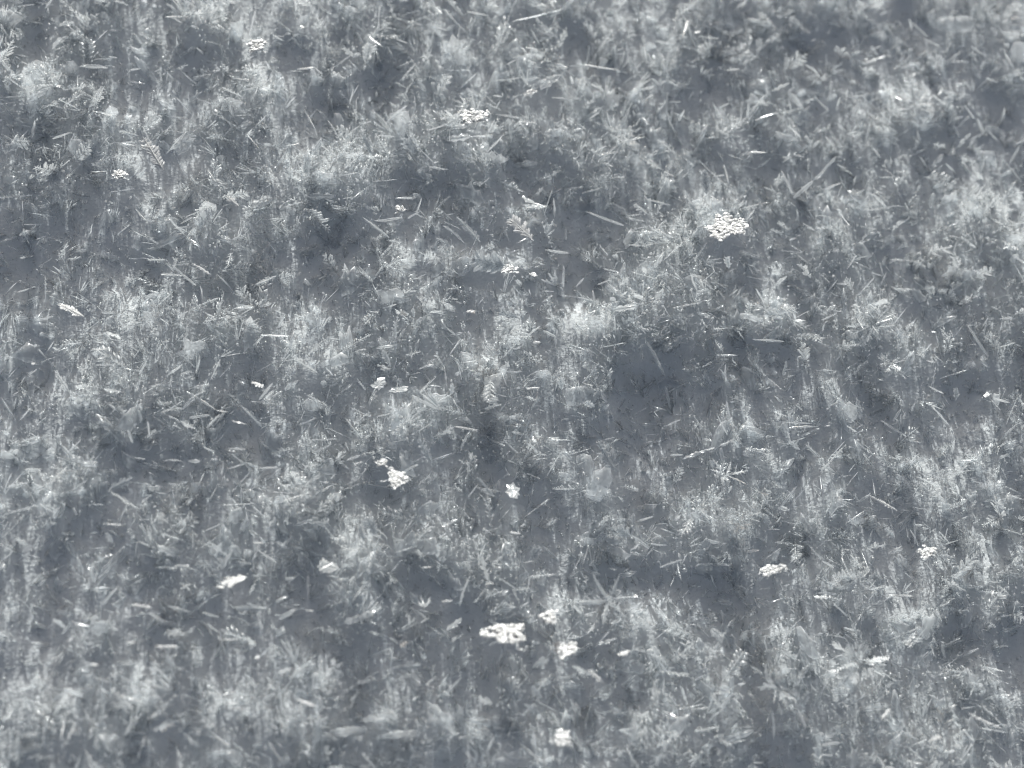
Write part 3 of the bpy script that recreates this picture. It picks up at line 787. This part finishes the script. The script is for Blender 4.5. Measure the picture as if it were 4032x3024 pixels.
# smaller single crystals: n = needle, b = flat blade, f = fern arm; field, root x, y, tip x, y, width, flash
SMALL = '''
n 0 1960 690 2050 850 12 0|n 0 1340 830 1405 780 9 0|n 0 1240 740 1140 630 14 0|n 0 1600 870 1680 965 12 0|n 0 1130 1480 1220 1470 11 0|n 0 1170 1450 1250 1405 12 0
n 0 1220 1545 1300 1600 13 0|b 0 1225 655 1310 590 34 0|b 0 840 530 940 545 24 0|n 0 840 455 915 445 13 0|b 0 320 455 400 540 28 0|n 0 340 900 455 860 12 0
n 0 980 810 1050 770 16 0|n 0 1080 995 1170 890 10 0|n 0 1500 505 1600 520 9 0|n 0 1265 500 1370 478 10 0|b 0 1840 265 1760 225 34 0|n 0 2040 435 1920 450 13 0
n 0 1860 610 1780 540 12 0|n 0 1800 600 1700 560 12 0|b 0 1850 945 1940 930 26 0|n 0 1345 1100 1405 1185 13 0|n 0 880 1355 950 1430 10 0|n 0 440 165 560 265 14 0
f 0 660 1090 590 1060 40 0|f 0 700 440 510 430 60 0|b 0 600 720 760 750 34 0|f 0 690 1110 585 1115 42 0|n 0 760 375 700 365 10 0|n 0 930 830 1010 980 12 0
n 1 560 20 660 90 14 0|n 1 670 60 820 220 14 0|n 1 950 100 810 75 16 0|n 1 400 500 490 405 12 0|n 1 1570 420 1800 455 14 1|b 1 1925 490 1855 355 36 0
n 1 1665 1045 1790 940 17 0|n 1 1290 505 1170 518 11 0|n 1 1610 770 1670 730 10 0|n 1 1430 60 1100 140 8 0|n 1 180 240 270 305 12 0|n 1 430 280 350 250 10 0
b 1 800 1580 655 1460 28 0|b 1 780 1490 665 1435 18 0|n 1 340 885 250 880 13 0|n 1 895 1205 960 1150 9 0|n 1 690 1100 560 1080 14 0|b 1 310 1540 135 1405 32 0
n 1 390 1410 215 1430 16 0|n 1 430 1415 510 1370 14 0|n 1 485 1380 520 1280 13 0|b 1 1325 1520 1330 1440 40 0|n 1 1320 1618 1480 1640 17 0|b 1 1800 1230 1710 1150 26 0
n 1 1560 1250 1700 1210 9 0|b 1 700 1590 610 1540 40 0|b 1 500 960 440 845 34 0|b 1 200 1000 140 860 48 0|n 1 480 1285 350 1285 12 0|n 1 700 850 700 915 8 0
n 1 2105 750 2115 590 20 0|n 1 1975 640 2025 605 9 0|b 1 1170 690 1095 690 40 0|n 1 2160 435 2080 475 10 0|b 1 2180 560 2115 520 44 0|n 1 1065 420 1130 390 9 0
n 1 650 765 740 770 16 0|f 1 1270 1330 1165 1275 80 0|n 1 570 910 565 830 8 0|n 1 1240 360 1240 290 10 0|n 1 1150 365 1290 355 12 0|n 1 290 800 430 680 22 0
f 1 480 1000 400 890 90 0|f 1 1270 800 1150 790 70 0|b 1 1990 1390 1890 1320 60 0|n 1 1830 1460 1580 1370 18 0|b 1 2170 1150 2090 1110 18 1|n 1 2130 1330 1980 1290 14 0
n 2 870 465 795 418 14 0|n 2 1720 690 1620 612 13 0|n 2 1890 770 1825 680 13 0|b 2 1385 1155 1305 1098 20 1|n 2 640 1110 715 1265 24 0|n 2 710 1260 680 1120 26 0
n 2 870 1160 1000 1010 26 0|n 2 720 1285 850 1170 24 0|n 2 910 1235 1030 1185 16 0|n 2 440 985 545 990 12 1|n 2 720 1005 790 1018 13 0|n 2 290 1000 400 1035 9 0
b 2 100 1370 40 1310 42 0|b 2 200 1360 105 1280 26 0|n 2 270 1075 295 1180 12 0|n 2 200 1145 275 1135 13 0|n 2 1870 300 1970 370 15 0|n 2 1490 150 1590 240 12 0
b 2 740 580 710 505 44 0|n 2 2050 1010 2212 1195 9 0|b 2 1400 945 1320 900 20 0|n 2 105 235 240 250 9 0|n 2 545 640 545 540 8 0|n 2 470 780 610 730 16 0
n 2 850 620 950 720 13 0|n 2 1000 690 1020 630 12 0|n 2 30 130 0 240 22 0|b 2 1210 670 1210 600 60 0|n 2 2120 1060 2185 940 18 0|n 2 290 455 370 450 14 1
n 3 1270 190 1110 55 20 0|n 3 900 620 800 560 12 0|n 3 1270 760 1295 640 11 0|n 3 1590 1250 1480 1250 12 0|n 3 1480 1380 1590 1348 11 0|n 3 1680 1375 1800 1372 12 0
n 3 2030 1280 2150 1215 15 0|n 3 2020 1190 2190 1185 9 0|n 3 1210 880 1400 1000 16 0|b 3 1400 1000 1480 1012 20 1|n 3 1390 1270 1312 1235 14 0|b 3 1060 1325 1180 1330 24 0
n 3 1220 1330 1300 1330 22 0|n 3 1435 1420 1450 1325 12 0|n 3 1630 1540 1630 1405 14 0|n 3 1275 1500 1225 1395 10 0|n 3 915 1600 985 1545 13 0|b 3 430 940 495 890 26 0
b 3 705 1030 790 965 26 0|b 3 715 1095 620 1085 40 0|n 3 860 1210 830 1130 22 0|n 3 970 1170 955 1065 14 0|n 3 1090 770 1185 700 18 0|n 3 1170 765 1245 745 14 0
n 3 625 705 740 705 13 0|n 3 655 365 770 365 14 0|b 3 555 340 580 315 18 0|n 3 230 420 350 390 14 0|b 3 675 860 780 880 40 0|n 3 905 765 950 680 13 0
n 3 1150 395 1225 355 12 0|f 3 1180 130 1040 120 50 0|f 3 1050 200 1130 165 42 0|b 3 690 490 790 540 44 0|b 3 590 605 710 600 26 1|n 3 1640 580 1720 510 12 0
n 3 1690 510 1870 520 14 0|n 3 1800 465 1850 375 17 0|n 3 1680 930 1770 820 18 0|b 3 1630 815 1710 850 34 1|f 3 1090 440 1060 420 60 0|f 3 1700 1110 1560 970 60 0
b 3 1500 1065 1600 1090 26 1|n 3 1225 1048 1365 1030 16 0|b 3 1170 1070 1270 1120 34 0|n 3 1875 615 1905 490 22 0|f 3 1790 130 1650 190 46 0|b 3 1950 370 1915 290 50 0
n 4 1440 200 1440 60 20 0|b 4 780 200 680 215 16 0|n 4 1450 480 1425 380 10 0|b 4 160 870 100 790 24 0|b 4 715 900 718 820 34 0|b 4 745 950 740 880 36 0
n 4 880 1130 730 1105 14 1|n 4 820 1565 890 1475 10 0|b 4 990 1560 880 1430 32 0|b 4 1000 1560 870 1490 18 0|n 4 1548 1570 1550 1440 13 0|b 4 2110 1000 2020 975 20 0
n 4 2212 1290 2130 1292 15 0|n 4 2130 990 2100 840 16 0|b 4 1180 750 1010 740 20 0|n 4 2090 1105 2200 1060 13 0|b 4 1150 400 980 340 52 0|b 4 2100 780 1970 540 40 0
n 4 600 700 495 735 15 0|b 4 320 720 255 590 38 0|b 4 320 730 250 735 30 0|n 4 350 545 345 400 13 0|b 4 470 400 465 335 30 0|b 4 440 375 350 365 40 0
b 4 1660 300 1520 265 54 0|n 4 1640 320 1630 220 20 0|n 4 1520 200 1575 140 13 0|n 4 1660 185 1740 155 10 0|n 4 1300 228 1380 230 9 0|b 4 1300 300 1370 255 24 0
b 4 840 240 835 200 28 0|b 4 1100 1000 1095 820 24 0|b 4 930 990 1040 960 34 0|b 4 1090 1100 1180 1060 60 0|n 4 1200 860 1290 855 16 1|b 4 1635 840 1560 820 22 1
b 4 1640 980 1580 940 36 0|b 4 770 1270 805 1180 26 0|n 4 390 1405 500 1350 17 0|b 4 30 1325 125 1290 28 0|n 4 330 1000 335 890 12 0|n 4 360 1010 378 960 12 0
n 4 230 1040 320 1020 9 0|b 4 1230 1000 1290 910 40 0|b 4 1430 870 1420 780 44 0|b 4 1310 1180 1230 1180 60 0|f 4 1180 1070 1090 1050 66 0|n 4 1290 560 1240 560 16 1
b 4 1150 1280 1060 1200 24 0|b 4 1290 1290 1200 1210 26 0|n 4 1205 1410 1290 1445 9 0|n 4 560 840 650 845 10 0|b 4 550 960 480 860 42 0|n 4 1775 500 1770 390 10 0
n 5 660 555 450 540 13 0|b 5 1200 570 1045 580 26 0|n 5 1980 650 1840 440 20 0|n 5 1450 1170 1280 1060 15 0|n 5 1720 1090 1620 980 14 0|n 5 1365 1070 1415 990 15 0
n 5 680 1080 840 1085 12 0|n 5 690 1115 880 1105 14 0|n 5 955 970 1010 945 10 0|n 5 280 810 278 700 14 0|n 5 300 1030 285 940 18 0|n 5 290 1160 220 1020 11 0
b 5 330 1190 240 1230 30 0|b 5 700 1200 680 1140 20 0|n 5 590 1010 680 1040 11 0|b 5 650 780 675 680 30 0|n 5 900 415 1000 370 13 0|b 5 885 320 940 330 16 1
b 5 470 1110 375 1100 30 0|b 5 490 1100 415 1030 28 0|n 5 620 1640 740 1490 13 0|b 5 1390 1650 1200 1545 32 1|b 5 1130 1140 1060 1100 34 0|b 5 1480 1010 1510 945 26 0
n 5 1690 890 1590 840 12 0|b 5 1770 940 1775 850 40 0|n 5 1640 690 1580 680 11 0|b 5 1580 615 1562 545 22 0|n 5 2120 950 2010 920 18 0|n 5 1170 1250 1160 1160 14 0
b 5 880 1300 790 1220 40 0|b 5 300 80 290 0 44 0|n 5 300 260 360 215 12 0|b 5 85 292 180 290 20 0|n 5 490 1530 560 1550 9 1|n 5 260 1330 250 1240 24 0
b 6 1470 290 1345 185 20 0|n 6 1150 870 1000 872 15 1|n 6 1430 828 1550 825 10 1|n 6 1310 880 1235 870 12 0|n 6 1550 810 1430 760 10 0|b 6 1410 775 1340 725 28 0
b 6 1170 180 1040 135 40 0|n 6 1060 710 960 650 14 0|b 6 1630 335 1540 320 20 0|n 6 1730 400 1690 310 15 0|b 6 1130 1000 1070 925 30 0|b 6 1410 1200 1540 1160 26 0
b 6 1545 1240 1475 1245 18 1|n 6 1490 1272 1580 1272 10 1|b 6 1790 1160 1735 1110 26 0|n 6 1420 680 1310 650 13 0|b 6 730 205 690 130 30 0|n 6 665 600 770 480 22 0
b 6 890 845 820 845 22 1|n 6 1240 650 1080 605 12 0|n 6 2000 580 1998 400 13 1|b 6 1450 480 1420 490 36 1|b 6 1730 620 1510 620 40 0|b 6 2090 540 2130 480 34 0
n 6 1790 580 1870 545 15 0|b 6 1800 1040 1890 1010 40 0|n 6 1810 690 1920 630 26 0|n 6 480 720 590 745 18 0|b 6 430 760 340 690 40 0|b 6 635 990 580 985 26 1
n 6 1160 140 1200 90 11 0|b 6 735 275 660 300 26 0|n 6 1710 200 1630 200 11 1|f 6 1660 850 1600 830 60 0|b 6 1230 345 1130 345 26 0|b 6 350 1215 430 1180 30 0
n 7 1130 620 1040 585 10 0|n 7 1210 490 1222 420 11 0|b 7 2040 745 1960 690 20 1|b 7 1880 900 1790 930 34 1|n 7 1970 905 1890 888 16 0|b 7 2110 1520 1980 1390 26 0
b 7 2020 1370 1970 1290 24 0|n 7 1560 1540 1510 1425 15 0|b 7 1560 1275 1480 1215 22 1|n 7 690 1165 780 1070 17 0|b 7 1220 310 1290 220 50 0|n 7 720 575 650 582 12 1
b 7 440 740 430 660 20 1|n 7 510 720 575 680 13 0|b 7 680 770 785 690 44 0|b 7 1590 780 1540 740 18 0|b 7 1610 740 1575 690 22 0|b 7 500 600 440 515 46 0
b 7 1000 150 1040 80 40 0|n 7 1160 140 1090 132 15 1|n 7 650 95 760 45 20 0|b 7 415 65 490 15 20 0|b 7 1880 160 1780 100 60 0|n 7 1995 235 1880 150 16 0
n 7 1870 250 1930 210 13 0|n 7 1950 180 1920 85 11 0|b 7 2065 360 2212 310 34 0|n 7 930 470 985 460 10 1|b 7 590 355 520 360 22 1|b 7 620 300 635 190 32 0
b 7 150 190 115 75 34 0|b 7 230 150 160 30 66 0|n 7 940 1560 1000 1440 17 0|n 7 1260 1540 1240 1420 18 0|b 7 740 1350 785 1260 30 0|b 7 1300 1210 1230 1130 40 0
b 7 1290 1310 1180 1245 36 0|n 7 1180 1310 1260 1240 13 0|n 7 1150 1600 1165 1530 18 0|b 7 1700 1110 1590 1020 40 1|b 7 1600 1040 1490 1000 40 0|b 7 1660 860 1790 820 30 0
n 7 860 1510 830 1475 12 1|n 7 845 1600 810 1560 10 1|b 7 2060 660 2130 710 16 0|b 7 2060 850 2025 815 14 1|f 7 1240 1005 1350 950 60 0|f 7 980 1240 890 1210 70 0
b 7 430 920 310 810 20 0|b 7 560 700 430 610 24 0|b 7 1560 660 1500 600 26 0|f 7 340 1010 520 990 70 0|b 7 2050 1650 2065 1570 50 0|b 7 2212 940 2170 900 26 1
b 8 900 310 820 215 24 0|n 8 980 365 900 315 14 0|b 8 1530 225 1470 108 20 0|n 8 1505 210 1500 45 18 0|n 8 830 890 795 750 16 0|n 8 825 1000 760 890 14 0
n 8 1225 1500 1220 1330 11 0|n 8 800 1395 750 1278 18 1|b 8 590 1475 578 1285 26 0|n 8 640 1315 620 1235 14 0|n 8 1388 1310 1390 1175 16 0|n 8 40 775 40 650 13 1
n 8 415 258 500 250 14 0|b 8 500 360 445 300 26 0|b 8 850 550 970 555 34 0|n 8 880 525 1000 530 18 0|n 8 1060 670 975 590 13 0|b 8 900 520 910 430 26 0
b 8 960 510 955 450 38 0|b 8 1030 290 1080 400 18 0|n 8 970 410 1030 515 9 0|n 8 1335 540 1500 545 16 0|b 8 790 900 755 840 30 0|b 8 800 1010 770 950 40 0
n 8 745 1015 650 1015 11 0|n 8 540 1080 540 980 16 0|b 8 520 1060 440 1000 34 0|n 8 1100 1240 1185 1180 13 0|n 8 1000 1250 1100 1200 13 0|b 8 1080 1280 1035 1230 26 1
n 8 255 1275 330 1170 18 0|b 8 380 1480 320 1430 26 0|b 8 780 1260 820 1150 36 0|n 8 1040 1490 890 1515 16 0|b 8 730 750 650 705 34 0|n 8 35 1620 110 1590 14 0
b 8 260 905 160 895 20 0|n 8 1700 950 1680 850 20 0|n 8 1630 930 1610 850 13 0|n 8 1480 1190 1500 1060 26 0|b 8 1410 1010 1405 930 40 0|b 8 1490 1000 1560 920 34 0
b 8 1640 1200 1595 1185 24 0|b 8 1080 245 1035 240 16 1|b 8 1375 165 1310 105 44 0|b 8 545 200 535 155 34 0|b 8 320 700 290 750 20 0|n 8 1890 1490 1815 1410 15 0
b 8 500 500 570 490 18 1|b 8 930 1020 890 1000 12 1|b 8 1600 1480 1680 1450 30 1|b 8 1590 1490 1650 1470 18 1|b 8 880 1600 870 1500 44 0|b 8 250 1560 220 1535 18 1
'''

placed = []          # (u, v, short name)
for fn, args, kw, cat, short, label in LAND:
    o = fn(*args, **kw)
    o['label'] = label; o['category'] = cat
    q = args[1:5] if fn in (make_needle, make_fern) else (args[1], args[2], args[1], args[2])
    u, v = spot(args[0], (q[0] + q[2]) / 2, (q[1] + q[3]) / 2)
    placed.append((u, v, short))
    if fn not in (make_needle, make_star) and o.name.split('.')[0] != 'feather_flake':
        p = above(u, v, 0.12)
        rad = (math.hypot(q[2] - q[0], q[3] - q[1]) * 0.42 if fn is make_fern else args[3] * 0.9) * PX
        KEEP_OUT.append((p[0], p[1] - 0.012, rad + 0.012))

used = {l[5].lower() for l in LAND}
KIND = {'n': ('ice needle', 'single ice needles lying on the snow'), 'b': ('ice sliver', 'single flat ice blades on the snow'), 'f': ('fern crystal', 'single fern crystals on the snow')}


def lean(dx, dy):
    """How a stick from root to tip lies in the view."""
    a = math.degrees(math.atan2(-dy, dx)) % 180
    return ['lying level', 'rising gently right', 'slanting up right', 'steep, tip right', 'upright', 'steep, tip left', 'slanting up left', 'rising gently left', 'lying level'][int((a + 11.25) // 22.5)]


def whereabouts(u, v, P):
    dx, dy = u - P[0], v - P[1]
    d = math.hypot(dx, dy)
    a = math.degrees(math.atan2(-dy, dx)) % 360
    w = ['right of', 'above right of', 'above', 'above left of', 'left of', 'below left of', 'below', 'below right of', 'right of'][int((a + 22.5) // 45)]
    return ('touching' if d < 60 else 'close ' + w if d < 150 else w if d < 330 else 'well ' + w) + ' ' + P[2]


rows = [q.split() for line in SMALL.strip().splitlines() for q in line.split('|')]
for q in rows:
    k, f = q[0], int(q[1]); x1, y1, x2, y2, w, shine = map(float, q[2:8])
    if k == 'b' and w >= 30:
        k = 'f'; w *= 1.25
    elif k == 'b':
        w *= 0.85
    L = math.hypot(x2 - x1, y2 - y1)
    o = make_fern(f, x1, y1, x2, y2, w, int(shine), 8) if k == 'f' else make_needle(f, x1, y1, x2, y2, w, int(shine), k == 'b')
    cat, group = KIND[k]
    size = 'short' if L < 85 else 'long' if L > 140 else ''
    look = 'bright' if shine else {'n': 'thin grey' if w < 12 else 'grey', 'b': 'pale', 'f': 'broad frosty' if w > 55 else 'frosty'}[k]
    u, v = spot(f, (x1 + x2) / 2, (y1 + y2) / 2)
    near = sorted(placed, key=lambda P: math.hypot(P[0] - u, P[1] - v))
    for P in near[:12]:
        label = ' '.join((('' if len(P[2].split()) > 4 else size) + ' ' + look + ' ' + cat + ' ' + lean(x2 - x1, y2 - y1) + ', ' + whereabouts(u, v, P)).split()).replace(' ,', ',')
        if label.lower() not in used:
            break
    used.add(label.lower())
    o['label'] = label; o['category'] = cat; o['group'] = group
# ------------------------------------------------------------------ the uncounted mass, heaped around the single crystals
heap('fern_crystal_layer', 'mass of small lacy fern crystals covering the snow mounds', 'snow crystals',
     [fern(R_, int(R_.integers(7, 12)), 0.22 + 0.34 * R_.random()) for _ in range(18)], 5200, (0.04, 0.15), (-0.01, 0.085), (-0.1, 1.0), M_FROST, -1.1, 1.3, 1.2)
heap('spray_layer', 'mass of small fanned sprays of ice blades on the snow', 'snow crystals',
     [spray(R_) for _ in range(18)], 5200, (0.035, 0.12), (-0.01, 0.06), (-0.1, 1.0), M_FROST, -1.8, 1.2, 1.1)
heap('needle_layer', 'mass of fine short ice needles strewn over the snow', 'ice needles',
     [needle(R_, 0.035 + 0.045 * R_.random(), 4) for _ in range(10)], 9500, (0.02, 0.12), (-0.01, 0.07), (-0.1, 0.9), M_ICE, -4.0, 1.0, 0.8)
heap('flake_layer', 'mass of small broken flat ice flakes on the snow', 'ice flakes',
     [plate(R_, int(R_.integers(7, 12))) for _ in range(14)] + [blade(R_, 0.10 + 0.14 * R_.random(), 5) for _ in range(10)], 9500, (0.02, 0.10), (-0.01, 0.06), (-0.3, 1.3), M_ICE, -1.6, 1.1, 1.0)
heap('frost_layer', 'powdery white frost of tiny ice grains on the snow mounds', 'frost',
     [grain(R_) for _ in range(10)], 50000, (0.004, 0.013), (0.0, 0.10), (-1.2, 1.2), M_GRAIN, -0.4, 1.4, 1.2)
heap('grain_layer', 'fine glittering ice grains dusted thinly over the hollows', 'ice grains',
     [grain(R_) for _ in range(10)], 8000, (0.004, 0.013), (0.01, 0.05), (-1.2, 1.2), M_GRAIN, -5.0, 0.5, 1.0)
heap('pane_layer', 'thin hazy ice panes half buried in the frost', 'ice panes',
     [plate(R_, int(R_.integers(11, 18))) for _ in range(14)], 1700, (0.06, 0.19), (0.0, 0.06), (-0.3, 1.2), M_PANE, -0.9, 1.3, 1.0)
